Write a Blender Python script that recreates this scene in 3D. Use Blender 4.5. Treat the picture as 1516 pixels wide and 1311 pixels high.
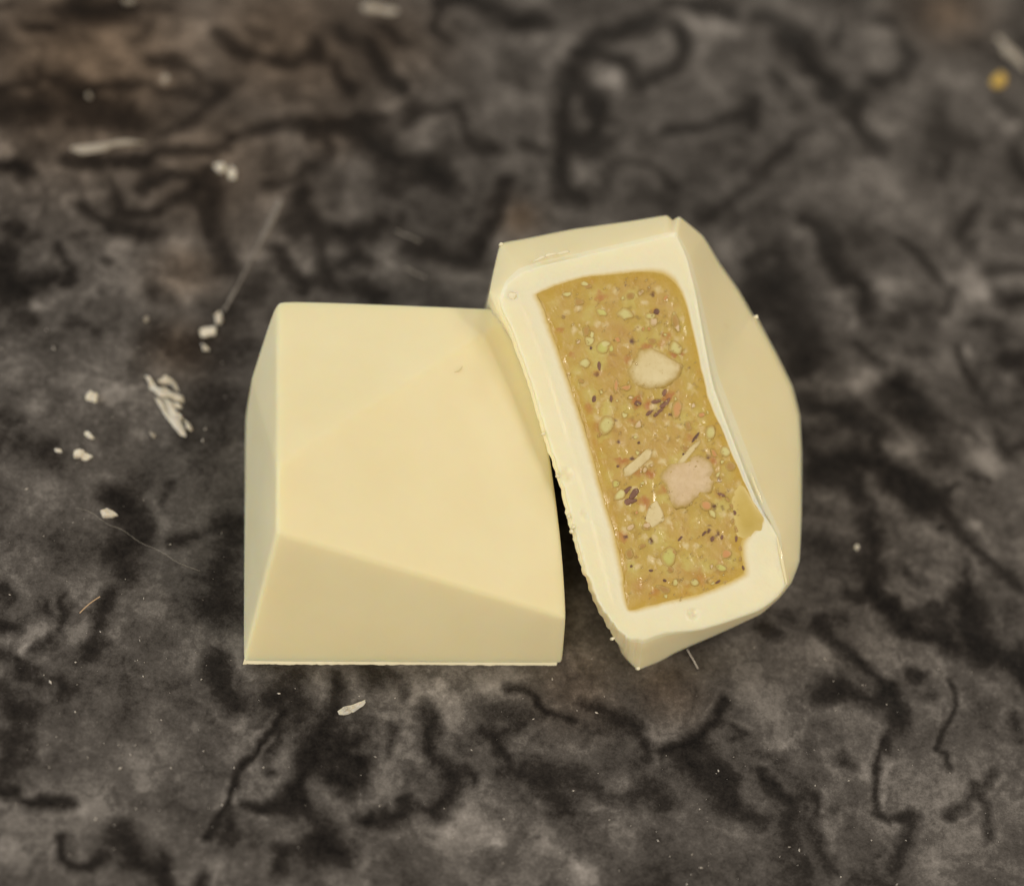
import bpy, bmesh, math, random
import numpy as np
from mathutils import Vector

# ------------------------------------------------------------------ scene, camera, light
for o in list(bpy.data.objects):
    bpy.data.objects.remove(o, do_unlink=True)
SC = bpy.context.scene
COL = SC.collection
S = 0.01                                   # lengths below are centimetres; one unit is a metre

W_PX, H_PX = 1516.0, 1311.0                # size of the traced photograph
DIST, SPAN = 20.0, 8.0                     # camera distance and width of table seen at its centre (cm)
TILT, ROLL = math.radians(31), math.radians(13)
FOC = W_PX * DIST / SPAN

CAM_P = np.array([0.0, -DIST * math.sin(TILT), DIST * math.cos(TILT)])
FWD = -CAM_P / np.linalg.norm(CAM_P)
R0 = np.array([1.0, 0.0, 0.0])
U0 = np.cross(R0, FWD)
RIGHT = R0 * math.cos(ROLL) + U0 * math.sin(ROLL)
UP = U0 * math.cos(ROLL) - R0 * math.sin(ROLL)

cam_d = bpy.data.cameras.new('camera')
cam = bpy.data.objects.new('camera', cam_d)
COL.objects.link(cam)
from mathutils import Matrix
m = Matrix.Identity(4)
for i in range(3):
    m[i][0] = RIGHT[i]; m[i][1] = UP[i]; m[i][2] = -FWD[i]; m[i][3] = CAM_P[i] * S
cam.matrix_world = m
cam_d.sensor_fit = 'HORIZONTAL'
cam_d.sensor_width = 36.0
cam_d.lens = 36.0 * DIST / SPAN
cam_d.clip_start = 0.01
cam_d.clip_end = 20.0
cam_d.dof.use_dof = True
cam_d.dof.focus_distance = 0.1880
cam_d.dof.aperture_fstop = 12.5
SC.camera = cam

SC.view_settings.view_transform = 'Standard'
SC.view_settings.look = 'None'
SC.view_settings.exposure = 0.0
SC.view_settings.gamma = 1.0

world = bpy.data.worlds.new('World')
SC.world = world
world.use_nodes = True
bg = world.node_tree.nodes['Background']
bg.inputs['Color'].default_value = (1.0, 0.93, 0.83, 1)
bg.inputs['Strength'].default_value = 0.28

def area_light(name, pos, target, size, power, color):
    d = bpy.data.lights.new(name, 'AREA')
    d.shape = 'DISK'
    d.size = size * S
    d.energy = power
    d.color = color
    o = bpy.data.objects.new(name, d)
    COL.objects.link(o)
    o.location = Vector(pos) * S
    o.rotation_euler = (Vector(target) - Vector(pos)).to_track_quat('-Z', 'Y').to_euler()
    return o

area_light('ceiling_lamp', (44, 26, 62), (0, 0, 0), 30, 1.1, (1.0, 0.90, 0.76))
area_light('kitchen_lamp', (10, 132, 84), (0, 0, 0), 34, 4.3, (1.0, 0.89, 0.74))
area_light('lamp_bulb', (50, -5, 64), (1, 0, 0), 5, 1.05, (1.0, 0.89, 0.73))
area_light('front_fill', (-14, -62, 34), (0, 0, 0), 50, 2.5, (1.0, 0.91, 0.78))  # added fill from the front, lifts the front facet
area_light('window_glow', (-60, 4, 26), (0, 0, 0), 34, 1.55, (0.80, 0.90, 1.0))

SC.cycles.use_denoising = True

# ------------------------------------------------------------------ geometry helpers (cm)
def ray(px, py):
    d = FWD * FOC + RIGHT * (px - W_PX / 2) + UP * (H_PX / 2 - py)
    return d / np.linalg.norm(d)

def at(px, py, z=0.0):
    d = ray(px, py)
    return CAM_P + d * ((z - CAM_P[2]) / d[2])

class Plane:
    def __init__(self, a, b, c):
        self.o = a
        n = np.cross(b - a, c - a)
        n /= np.linalg.norm(n)
        self.n = n if n[2] > 0 else -n
    def at(self, px, py, h=0.0):
        d = ray(px, py)
        t = np.dot(self.o - CAM_P, self.n) / np.dot(d, self.n)
        return CAM_P + d * t + self.n * h

class TablePlane:
    n = np.array([0, 0, 1.0])
    def at(self, px, py, h=0.0):
        return at(px, py, 0.0) + self.n * h
TABLE = TablePlane()

def hash3(ix, iy, iz, seed):
    h = (ix.astype(np.int64) * 374761393 + iy.astype(np.int64) * 668265263 + iz.astype(np.int64) * 2147483647 + seed * 1274126177) & 0xFFFFFFFF
    h = ((h ^ (h >> 13)) * 1274126177) & 0xFFFFFFFF
    h = (h ^ (h >> 16)) & 0xFFFFFFFF
    h = ((h ^ (h >> 11)) * 2246822519) & 0xFFFFFFFF
    return ((h ^ (h >> 15)) & 0xFFFFFF) / float(0xFFFFFF)

def vnoise(p, scale, seed=0):
    """smooth value noise in -1..1; p is (N,3) in cm"""
    q = np.asarray(p, float) * scale + 100.0
    i = np.floor(q); f = q - i
    f = f * f * f * (f * (f * 6 - 15) + 10)
    out = 0
    for dx in (0, 1):
        wx = f[:, 0] if dx else 1 - f[:, 0]
        for dy in (0, 1):
            wy = f[:, 1] if dy else 1 - f[:, 1]
            for dz in (0, 1):
                wz = f[:, 2] if dz else 1 - f[:, 2]
                out = out + wx * wy * wz * hash3(i[:, 0] + dx, i[:, 1] + dy, i[:, 2] + dz, seed)
    return out * 2 - 1

def fbm(p, scale, octaves=4, seed=0, gain=0.5):
    a, s, t, n = 1.0, 0.0, 0.0, scale
    for k in range(octaves):
        s = s + a * vnoise(p, n, seed + 17 * k)
        t += a; a *= gain; n *= 2.03
    return s / t

def link_mesh(name, verts, faces, mat, parent=None, smooth=True):
    """one mesh object; verts in cm (world), stored in metres relative to the parent's origin"""
    me = bpy.data.meshes.new(name)
    off = np.array(parent.location) if parent is not None else np.zeros(3)
    if parent is not None and parent.parent is not None:
        off = np.array(root_loc(parent))
    v = np.asarray(verts, float) * S - off
    me.from_pydata([tuple(p) for p in v], [], faces)
    me.validate()
    me.update()
    bm = bmesh.new(); bm.from_mesh(me)
    bmesh.ops.recalc_face_normals(bm, faces=bm.faces[:])
    bm.to_mesh(me); bm.free()
    me.polygons.foreach_set('use_smooth', [smooth] * len(me.polygons))
    me.materials.append(mat)
    o = bpy.data.objects.new(name, me)
    COL.objects.link(o)
    if parent is not None:
        o.parent = parent
    return o

def root_loc(o):
    v = Vector((0, 0, 0))
    while o is not None:
        v = v + o.location
        o = o.parent
    return v

def tag(o, label=None, cat=None, group=None, kind=None):
    if label: o['label'] = label
    if cat: o['category'] = cat
    if group: o['group'] = group
    if kind: o['kind'] = kind
    return o

def empty(name, loc_cm):
    o = bpy.data.objects.new(name, None)
    COL.objects.link(o)
    o.location = Vector(tuple(loc_cm)) * S
    o.empty_display_size = 0.005
    return o

def resample(pts, n, closed=True):
    p = np.asarray(pts, float)
    if closed: p = np.vstack([p, p[:1]])
    d = np.r_[0, np.cumsum(np.linalg.norm(np.diff(p, axis=0), axis=1))]
    t = np.linspace(0, d[-1], n, endpoint=not closed)
    return np.stack([np.interp(t, d, p[:, k]) for k in range(p.shape[1])], 1)

def chaikin(pts, it=1):
    p = np.asarray(pts, float)
    for _ in range(it):
        q = np.roll(p, -1, axis=0)
        p = np.stack([p * .75 + q * .25, p * .25 + q * .75], 1).reshape(-1, p.shape[1])
    return p

# ------------------------------------------------------------------ material helpers
def srgb(r, g, b):
    f = lambda c: (c / 255 / 12.92) if c / 255 <= 0.04045 else ((c / 255 + 0.055) / 1.055) ** 2.4
    return (f(r), f(g), f(b), 1.0)

class Nodes:
    def __init__(self, name):
        self.m = bpy.data.materials.new(name)
        self.m.use_nodes = True
        self.t = self.m.node_tree
        self.b = self.t.nodes['Principled BSDF']
        self.coord = self.t.nodes.new('ShaderNodeTexCoord')
        self.geo = self.t.nodes.new('ShaderNodeNewGeometry')
    def link(self, a, b): self.t.links.new(a, b)
    def noise(self, scale, detail=4, rough=0.5, dist=0.0, vec=None):
        n = self.t.nodes.new('ShaderNodeTexNoise')
        n.inputs['Scale'].default_value = scale
        n.inputs['Detail'].default_value = detail
        n.inputs['Roughness'].default_value = rough
        n.inputs['Distortion'].default_value = dist
        self.link(vec or self.geo.outputs['Position'], n.inputs['Vector'])
        return n.outputs['Fac']
    def ramp(self, fac, stops):
        r = self.t.nodes.new('ShaderNodeValToRGB')
        e = r.color_ramp.elements
        while len(e) < len(stops): e.new(0.5)
        for k, (p, c) in enumerate(stops):
            e[k].position = p
            e[k].color = c if len(c) == 4 else (*c, 1)
        self.link(fac, r.inputs['Fac'])
        return r.outputs['Color']
    def mix(self, fac, a, b, mode='MIX'):
        n = self.t.nodes.new('ShaderNodeMix')
        n.data_type = 'RGBA'; n.blend_type = mode
        for sock, v in ((n.inputs['Factor'], fac), (n.inputs[6], a), (n.inputs[7], b)):
            if hasattr(v, 'node'): self.link(v, sock)
            else: sock.default_value = v
        return n.outputs[2]
    def math(self, op, a, b=0.0):
        n = self.t.nodes.new('ShaderNodeMath'); n.operation = op
        for k, v in enumerate((a, b)):
            if hasattr(v, 'node'): self.link(v, n.inputs[k])
            else: n.inputs[k].default_value = v
        return n.outputs[0]
    def attr(self, name):
        n = self.t.nodes.new('ShaderNodeAttribute'); n.attribute_name = name
        return n.outputs['Fac']
    def bump(self, height, strength, dist):
        n = self.t.nodes.new('ShaderNodeBump')
        n.inputs['Strength'].default_value = strength
        n.inputs['Distance'].default_value = dist
        self.link(height, n.inputs['Height'])
        self.link(n.outputs['Normal'], self.b.inputs['Normal'])
    def set(self, **kw):
        for k, v in kw.items():
            s = self.b.inputs[k.replace('_', ' ')]
            if hasattr(v, 'node'): self.link(v, s)
            else: s.default_value = v

FILL_C = (0.50, 0.35, 0.10, 1)

def chocolate_material(name, c0, c1, sss=0.8, scale=0.0013, rough=0.42, bump=0.25, spec=0.4, rim=None, rimnoise=1.1, dense=False):
    n = Nodes(name)
    col = n.ramp(n.noise(220, 3, 0.5), [(0.3, c0), (0.7, c1)])
    if rim:
        f = n.math('ADD', n.attr('rim'), n.math('MULTIPLY', n.math('SUBTRACT', n.noise(2400, 4, 0.65), 0.45), rimnoise))
        col = n.mix(n.ramp(f, [(0.05, (0, 0, 0)), (0.9, (1, 1, 1))]), col, rim)
    rv = n.ramp(n.noise(130, 4, 0.6), [(0.3, (rough * .78,) * 3), (0.7, (rough * 1.2,) * 3)])
    n.set(Base_Color=col, Roughness=rv)
    n.b.inputs['Specular IOR Level'].default_value = spec
    n.b.inputs['Subsurface Weight'].default_value = sss
    if dense:
        n.set(Subsurface_Weight=n.math('MULTIPLY', n.math('SUBTRACT', 1.0, n.attr('dense')), sss))
    n.b.inputs['Subsurface Radius'].default_value = (1.0, 0.75, 0.38)
    n.b.inputs['Subsurface Scale'].default_value = scale
    h = n.math('ADD', n.noise(900, 4, 0.6), n.math('MULTIPLY', n.noise(6000, 2, 0.5), 0.25))
    n.bump(h, bump, 0.00006)
    return n.m

M_CHOC = chocolate_material('white_chocolate', (0.88, 0.778, 0.475, 1), (0.90, 0.805, 0.51, 1), rough=0.42)
M_CUT = chocolate_material('cut_white_chocolate', (0.91, 0.84, 0.59, 1), (0.935, 0.87, 0.635, 1), rough=0.33, bump=0.6, dense=True, rim=(0.66, 0.47, 0.12, 1), rimnoise=0.35)
M_CRUMB = chocolate_material('chocolate_crumb', (0.62, 0.56, 0.45, 1), (0.80, 0.74, 0.62, 1), sss=0.35, scale=0.0003, rough=0.5, bump=0.6)
M_HAZEL = chocolate_material('hazelnut', (0.71, 0.58, 0.30, 1), (0.79, 0.68, 0.40, 1), sss=0.0, scale=0.0006, rough=0.4, bump=0.5, rim=FILL_C)
M_ALMOND = chocolate_material('pink_nut', (0.64, 0.46, 0.26, 1), (0.80, 0.64, 0.42, 1), sss=0.0, scale=0.0005, rough=0.42, bump=1.0, rim=FILL_C)
M_PIST = chocolate_material('pistachio', (0.50, 0.50, 0.12, 1), (0.66, 0.62, 0.20, 1), sss=0.0, scale=0.0004, rough=0.4, bump=0.8, rim=FILL_C)
M_PALEPIST = chocolate_material('pale_pistachio', (0.64, 0.58, 0.22, 1), (0.72, 0.66, 0.30, 1), sss=0.0, scale=0.0004, rough=0.4, bump=0.8, rim=FILL_C)
M_SKIN = chocolate_material('nut_skin', (0.09, 0.045, 0.032, 1), (0.30, 0.155, 0.10, 1), sss=0.0, rough=0.4, bump=1.0)
M_ORANGE = chocolate_material('orange_bit', (0.62, 0.28, 0.10, 1), (0.66, 0.36, 0.15, 1), sss=0.0, scale=0.0004, rough=0.4, bump=0.8, rim=FILL_C)
M_BROWN = chocolate_material('brown_bit', (0.42, 0.24, 0.07, 1), (0.52, 0.32, 0.10, 1), sss=0.0, scale=0.0004, rough=0.4, bump=0.8, rim=FILL_C)
M_GRIT = chocolate_material('wet_grit', (0.50, 0.35, 0.13, 1), (0.60, 0.46, 0.18, 1), sss=0.0, rough=0.08, bump=0.1, spec=0.7)
M_SMEAR = chocolate_material('filling_smear', (0.47, 0.33, 0.06, 1), (0.68, 0.52, 0.15, 1), sss=0.0, scale=0.0006, rough=0.3, bump=0.4, rim=(0.70, 0.55, 0.20, 1), rimnoise=.5)
M_BUBBLE = chocolate_material('bubble_hollow', (0.76, 0.665, 0.39, 1), (0.80, 0.70, 0.43, 1), sss=0.0, rough=0.5)
M_DIM = chocolate_material('smeared_crumb', (0.34, 0.30, 0.24, 1), (0.42, 0.375, 0.31, 1), sss=0.2, scale=0.0003, rough=0.5)
M_LIP = chocolate_material('thin_chocolate_edge', (0.905, 0.83, 0.575, 1), (0.925, 0.855, 0.61, 1), sss=0.0, rough=0.45, bump=0.5)
M_GLINT = chocolate_material('glint_gloss', (0.88, 0.78, 0.47, 1), (0.90, 0.81, 0.51, 1), sss=0.0, rough=0.09, bump=0.05, spec=0.8)  # gloss for the highlight strips added on the cut rim
M_MARK = chocolate_material('faint_mark', (0.74, 0.63, 0.36, 1), (0.78, 0.67, 0.39, 1), sss=0.0, rough=0.5)
M_YELLOW = chocolate_material('yellow_crumb', (0.62, 0.40, 0.07, 1), (0.68, 0.46, 0.10, 1), sss=0.3, scale=0.0004, rough=0.5)
M_FIBRE = chocolate_material('lint_fibre', (0.62, 0.56, 0.48, 1), (0.70, 0.64, 0.56, 1), sss=0.0, rough=0.6)
M_FIBRE_O = chocolate_material('orange_fibre', (0.55, 0.36, 0.20, 1), (0.60, 0.42, 0.26, 1), sss=0.0, rough=0.6)

def filling_material():
    n = Nodes('praline_filling')
    a = n.noise(260, 3, 0.55, 0.5)
    b = n.noise(620, 4, 0.6, 0.3)
    c = n.noise(1500, 3, 0.6)
    d = n.noise(1100, 2, 0.5)
    base = n.ramp(a, [(0.30, (0.44, 0.25, 0.06, 1)), (0.42, (0.50, 0.33, 0.095, 1)), (0.54, (0.51, 0.375, 0.08, 1)), (0.64, (0.47, 0.365, 0.085, 1)), (0.74, (0.55, 0.43, 0.10, 1))])
    fleck = n.ramp(b, [(0.30, (0.30, 0.165, 0.05, 1)), (0.40, (0.49, 0.33, 0.085, 1)), (0.58, (0.51, 0.37, 0.09, 1)), (0.70, (0.64, 0.54, 0.20, 1))])
    col = n.mix(0.5, base, fleck)
    def flakes(scale, seed, lo, hi, c, amount, col):
        v = n.t.nodes.new('ShaderNodeTexVoronoi'); v.inputs['Scale'].default_value = scale
        mp = n.t.nodes.new('ShaderNodeMapping'); mp.inputs['Location'].default_value = (seed, seed * 1.7, seed * .3)
        wob = n.t.nodes.new('ShaderNodeTexNoise'); wob.inputs['Scale'].default_value = scale * 1.6; wob.inputs['Detail'].default_value = 3
        n.link(n.geo.outputs['Position'], wob.inputs['Vector'])
        ad = n.t.nodes.new('ShaderNodeVectorMath'); ad.operation = 'MULTIPLY_ADD'
        n.link(wob.outputs['Color'], ad.inputs[0]); ad.inputs[1].default_value = (.9 / scale,) * 3
        n.link(n.geo.outputs['Position'], ad.inputs[2])
        n.link(ad.outputs[0], mp.inputs['Vector']); n.link(mp.outputs[0], v.inputs['Vector'])
        sep = n.t.nodes.new('ShaderNodeSeparateColor'); n.link(v.outputs['Color'], sep.inputs[0])
        pick = n.ramp(sep.outputs[0], [(amount, (0, 0, 0)), (amount + .02, (1, 1, 1))])
        core = n.ramp(v.outputs['Distance'], [(lo, (1, 1, 1)), (hi, (0, 0, 0))])
        f = n.math('MULTIPLY', pick, core)
        return n.mix(f, col, c)
    col = flakes(700, 3.1, .25, .62, (0.54, 0.44, 0.12, 1), .68, col)
    col = flakes(900, 7.7, .2, .55, (0.44, 0.20, 0.06, 1), .74, col)
    col = flakes(1300, 1.3, .15, .5, (0.64, 0.52, 0.24, 1), .72, col)
    col = flakes(1500, 9.9, .12, .42, (0.14, 0.07, 0.04, 1), .86, col)
    col = n.mix(1.0, col, (1.13, 1.12, 1.22, 1), 'MULTIPLY')
    edge = n.attr('edge')
    col = n.mix(n.math('MULTIPLY', edge, 0.75), col, (0.57, 0.37, 0.06, 1))
    n.set(Base_Color=col, Roughness=n.ramp(c, [(0.35, (0.14, 0.14, 0.14)), (0.65, (0.46, 0.46, 0.46))]))
    n.b.inputs['Specular IOR Level'].default_value = 0.5
    n.b.inputs['Subsurface Weight'].default_value = 0.12
    n.b.inputs['Subsurface Radius'].default_value = (1.0, 0.7, 0.25)
    n.b.inputs['Subsurface Scale'].default_value = 0.0006
    n.bump(n.math('ADD', b, n.math('MULTIPLY', c, 0.6)), 0.55, 0.00014)
    return n.m
M_FILL = filling_material()

def marble_material():
    n = Nodes('polished_marble')
    tone = n.attr('tone')
    grain = n.math('MULTIPLY', n.math('SUBTRACT', n.noise(1900, 6, 0.78, 0.3), 0.5), 0.62)
    grain2 = n.math('MULTIPLY', n.math('SUBTRACT', n.noise(420, 5, 0.65, 0.8), 0.5), 0.36)
    fine = n.math('MULTIPLY', n.math('SUBTRACT', n.noise(6500, 3, 0.7), 0.5), 0.34)
    t = n.math('ADD', n.math('ADD', n.math('ADD', tone, grain), grain2), fine)
    col = n.ramp(t, [(0.0, (0.0075, 0.006, 0.005, 1)), (0.22, (0.028, 0.0235, 0.020, 1)), (0.5, (0.096, 0.0855, 0.0765, 1)),
                     (0.75, (0.22, 0.199, 0.180, 1)), (1.0, (0.40, 0.365, 0.335, 1))])
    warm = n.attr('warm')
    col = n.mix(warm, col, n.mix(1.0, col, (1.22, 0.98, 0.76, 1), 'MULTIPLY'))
    n.set(Base_Color=col)
    n.set(Roughness=n.ramp(n.noise(260, 4, 0.6), [(0.3, (0.16, 0.16, 0.16)), (0.7, (0.30, 0.30, 0.30))]))
    n.b.inputs['Specular IOR Level'].default_value = 0.20
    n.bump(n.noise(3000, 3, 0.6), 0.06, 0.00005)
    return n.m
M_MARBLE = marble_material()

# ------------------------------------------------------------------ the marble worktop
# veins and patches of the stone, plus shade painted in beside both halves: (points, half width, strength), laid on the table
DARK = [
 ([(110,10),(150,20),(185,12)],16,1),([(185,10),(230,8),(250,12)],8,.6),([(225,15),(218,40),(195,60)],7,.5),([(45,42),(65,40),(78,38)],9,.9),
 ([(0,10),(25,2)],6,.7),([(75,10),(90,25)],6,.4),([(0,133),(35,125),(60,112),(90,122),(125,132)],11,.8),
 ([(10,160),(60,155),(110,150),(160,150),(190,160)],30,.75),([(100,180),(150,175),(190,185)],20,.7),([(125,132),(190,125),(225,120),(245,137),(285,140)],10,.7),
 ([(230,85),(260,90),(300,115),(330,130),(310,160),(285,180),(240,200)],10,.7),([(320,50),(345,75),(380,88),(430,97),(460,85),(478,68)],10,.8),
 ([(370,45),(400,55)],9,.5),([(60,215),(75,222)],8,.5),([(100,235),(150,243),(215,238)],11,.9),([(0,252),(25,248),(38,258)],11,1),
 ([(230,228),(280,222),(320,222),(345,208),(380,195),(420,185),(455,180)],9,.75),([(205,280),(215,272),(245,262),(290,262),(310,248)],7,.75),
 ([(165,270),(172,310),(220,318),(260,295),(290,275)],8,.8),([(105,262),(120,280)],6,.4),([(310,275),(318,330),(332,366),(335,400)],12,.75),
 ([(285,290),(305,320),(312,350)],6,.5),([(170,338),(200,345),(225,345)],12,.8),([(120,300),(140,320),(165,330)],9,.7),([(105,352),(130,345)],6,.6),
 ([(85,370),(95,380),(110,395),(105,420)],7,.85),([(0,380),(10,410),(30,430),(70,420),(85,410)],13,1),([(0,440),(20,440)],14,.8),([(40,460),(50,480)],9,.7),
 ([(15,335),(25,345)],7,.7),([(45,355),(55,350)],6,.6),([(225,435),(250,445)],10,.6),([(115,480),(145,490)],10,.65),([(150,388),(160,390)],5,.6),
 ([(230,500),(270,520),(300,510)],20,.55),([(345,470),(322,560),(322,650)],26,.5),([(345,440),(380,420)],20,.5),([(440,280),(420,330),(435,350)],10,.6),  # includes shade painted in with dark stone left of the smooth half
 ([(465,55),(475,75),(470,80)],9,.8),([(508,40),(515,60),(525,68)],6,.7),([(495,90),(500,115),(520,132)],8,.7),([(548,65),(560,85),(575,110),(590,130)],9,1),
 ([(555,35),(580,50),(598,65)],8,.6),([(650,5),(652,20),(640,45),(660,60)],7,.8),([(700,0),(740,15),(760,35),(790,30)],16,1),([(650,5),(700,0)],7,.8),
 ([(640,90),(650,100)],7,.5),([(740,108),(750,112)],6,.3),([(775,120),(782,130)],7,.4),([(455,190),(480,185),(520,180),(560,180)],12,.9),
 ([(530,195),(545,215),(570,230),(620,240),(650,250),(665,275)],15,.95),([(480,200),(490,220),(465,245),(430,265),(400,280)],10,.7),([(610,160),(620,175),(600,192)],9,.7),
 ([(640,165),(675,155),(685,180),(690,200),(710,225)],6,.6),([(722,212),(730,220)],10,.8),([(770,210),(800,220)],10,.6),([(750,260),(743,290),(725,335),(710,370)],8,.8),
 ([(440,290),(445,320),(470,340),(510,345),(545,350),(570,330)],14,.8),([(570,280),(590,262),(660,265)],14,.7),([(410,370),(430,400),(450,420)],10,.8),
 ([(470,360),(475,390),(490,420),(510,430)],10,.7),([(510,390),(530,380),(550,385)],9,.7),([(530,430),(555,440)],12,.7),([(600,370),(640,375),(680,390)],12,.7),([(710,360),(705,390)],12,.6),
 ([(860,80),(885,55),(920,48),(955,35),(962,28)],14,.9),([(850,80),(880,85),(920,90),(935,115),(945,125),(975,108),(1005,95),(1015,70),(1000,40)],11,.9),
 ([(845,100),(840,140),(835,180),(835,240),(840,290),(865,295)],14,.9),([(880,150),(890,185),(880,210),(870,215)],18,.95),([(865,120),(880,150)],12,.7),
 ([(890,280),(905,250),(920,235),(960,245),(980,260),(1000,275)],7,.55),([(1030,10),(1050,8),(1080,20)],14,1),([(985,3),(1030,5)],8,.8),
 ([(1150,30),(1165,45),(1180,75),(1190,95),(1210,110),(1235,120),(1245,140),(1270,150)],16,1),([(1120,25),(1150,25)],9,.8),([(1220,130),(1225,145)],10,.8),
 ([(1240,50),(1248,30),(1230,80)],6,.7),([(1140,112),(1160,125)],7,.7),([(1170,165),(1185,158)],7,.6),([(990,195),(1030,195),(1060,180),(1085,175),(1105,165),(1112,185),(1112,150)],9,.8),
 ([(1090,240),(1085,250)],10,.45),([(1165,215),(1175,200),(1200,195)],7,.5),([(1160,225),(1140,245),(1115,270),(1090,295),(1060,315),(1040,330)],9,.6),
 ([(1262,180),(1275,200),(1290,215)],14,.8),([(1240,200),(1245,215)],9,.4),([(1310,30),(1340,55),(1355,90),(1335,115),(1300,122)],10,.7),([(1330,40),(1300,35)],10,.5),
 ([(1405,230),(1395,260)],8,.6),([(1480,150),(1500,165)],10,.5),([(1500,220),(1516,260)],10,.7),([(1450,70),(1480,90)],10,.5),([(1490,40),(1516,60)],10,.5),([(1205,245),(1215,240)],8,.4),
 ([(1185,320),(1205,330),(1220,360),(1250,400),(1275,425),(1285,460)],12,.8),([(1130,370),(1160,375),(1150,420)],20,.75),([(1140,430),(1170,470),(1200,520),(1190,480)],30,.65),  # includes the shadow right of the cut half, painted into the stone
 ([(1335,360),(1360,375),(1390,410),(1410,430),(1400,460)],8,.6),([(1440,310),(1420,350),(1440,360)],10,.7),([(1480,330),(1510,320)],10,.5),([(1470,400),(1510,400)],10,.6),([(1490,445),(1516,440)],14,.9),
 ([(1435,480),(1445,482)],8,.6),([(1420,520),(1430,550),(1445,565)],6,.6),([(1485,535),(1510,530)],10,.8),([(1300,480),(1335,475)],9,.4),([(1270,510),(1290,530),(1310,540)],8,.6),
 ([(1190,540),(1195,550)],10,.8),([(1340,520),(1370,525)],7,.4),([(1325,575),(1345,590),(1355,610)],20,1),([(1200,600),(1260,610),(1300,640),(1290,655)],12,.85),
 ([(1215,690),(1260,680),(1300,690),(1340,715),(1365,735)],17,.9),([(1200,690),(1230,700)],12,.8),([(1330,710),(1360,735)],20,1),([(1380,725),(1410,715)],5,.7),
 ([(1260,710),(1280,750),(1290,790),(1295,830),(1300,880),(1330,910),(1350,920)],12,.85),([(1370,615),(1400,620),(1430,640)],6,.5),([(1385,740),(1420,780),(1460,820),(1490,850),(1510,870)],8,.7),
 ([(1430,700),(1455,705)],4,.6),([(1470,640),(1490,665),(1516,660)],10,.7),([(1395,780),(1392,785)],5,.7),([(1345,845),(1365,865)],7,.6),([(1438,830),(1432,870)],4,.5),
 ([(1215,800),(1230,820)],14,.5),([(1265,830),(1285,870)],8,.6),([(1250,880),(1270,885)],7,.7),([(1295,880),(1320,895),(1345,925),(1370,940),(1400,945),(1405,960)],10,.95),([(1385,900),(1395,920),(1400,940)],8,.6),
 ([(1435,900),(1440,940),(1470,970),(1500,985),(1516,990)],20,1),([(1460,960),(1516,1000)],20,1),([(1430,870),(1432,920)],5,.7),([(1350,990),(1360,1000)],10,.8),([(1360,1030),(1375,1030)],8,.5),
 ([(1210,920),(1230,950),(1270,980),(1300,1010),(1310,1020)],9,.8),([(1205,1030),(1230,1020),(1260,1030),(1290,1035),(1310,1020)],11,.85),([(1310,1020),(1330,1060),(1335,1070)],11,.85),([(1245,1000),(1240,1030)],7,.6),
 ([(1130,925),(1145,940)],9,.7),([(1220,915),(1240,920)],10,.6),([(1405,1010),(1408,1050),(1400,1075),(1390,1110),(1405,1110),(1407,1135)],4,.7),
 ([(1320,1095),(1305,1120),(1300,1160),(1302,1200),(1320,1215),(1350,1210)],5,.8),([(1320,1090),(1322,1110)],8,.7),([(1195,1090),(1200,1110)],8,.5),([(1250,1120),(1265,1130)],10,.65),
 ([(1500,1060),(1510,1090)],7,.6),([(1470,1140),(1460,1160)],6,.6),([(1360,1215),(1340,1260),(1325,1290)],8,.7),([(1410,1210),(1430,1190),(1445,1160),(1455,1190),(1460,1240)],6,.6),
 ([(1200,1180),(1210,1230),(1230,1290)],9,.65),([(1185,1170),(1170,1220),(1180,1260)],8,.5),
 ([(320,985),(335,1020),(355,1050)],14,.85),([(430,990),(415,1010),(405,1040)],10,.5),([(450,1000),(430,1030)],16,.5),([(420,1060),(405,1090),(370,1120),(345,1145),(335,1170),(325,1200),(310,1230),(302,1240)],5,.95),
 ([(495,990),(505,1010),(500,1040),(480,1070),(460,1100),(450,1140),(435,1180),(430,1200)],10,.85),([(540,985),(565,1005)],14,.7),([(595,1000),(605,1030)],7,.6),
 ([(460,1130),(500,1120),(540,1130),(520,1155),(490,1150)],18,.95),([(500,1110),(530,1100)],10,.7),([(440,1180),(460,1210),(480,1230),(470,1250),(495,1265)],16,.95),
 ([(355,1190),(380,1200),(410,1200),(430,1190)],6,.85),([(335,1200),(335,1240)],9,.7),([(395,1120),(410,1110),(415,1090)],9,.7),([(398,1140),(404,1142)],7,.7),([(585,1080),(580,1100),(575,1120)],9,.6),
 ([(545,1210),(580,1205),(605,1200),(600,1185)],11,.85),([(635,1050),(640,1080),(630,1110),(655,1130),(670,1150),(665,1180),(645,1200)],11,.85),([(690,1135),(705,1150)],7,.85),([(600,1190),(640,1195)],8,.6),
 ([(745,1017),(775,1018),(795,1035),(812,1055),(835,1065),(855,1070)],5,.8),([(720,1050),(760,1050),(790,1060)],20,.5),([(715,1082),(735,1085),(740,1110),(755,1120)],9,.75),([(740,1085),(770,1070)],10,.6),
 ([(760,1140),(790,1150),(810,1155),(830,1180)],16,.75),([(780,1130),(850,1140)],15,.5),([(870,1045),(900,1055),(930,1075),(945,1100),(955,1125)],9,.7),([(900,1070),(920,1090)],18,.5),
 ([(870,1160),(920,1175),(960,1170),(980,1190)],16,.7),([(950,1140),(900,1130),(860,1120)],14,.4),([(985,1150),(975,1130)],8,.4),
 ([(1075,1030),(1065,1060),(1050,1075),(1035,1100)],7,.95),([(975,1117),(1000,1110),(1030,1100)],8,.9),([(1030,1110),(1010,1130),(1040,1140),(1060,1150),(1080,1170),(1085,1185)],18,.85),([(1060,1135),(1090,1150)],10,.7),
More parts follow.
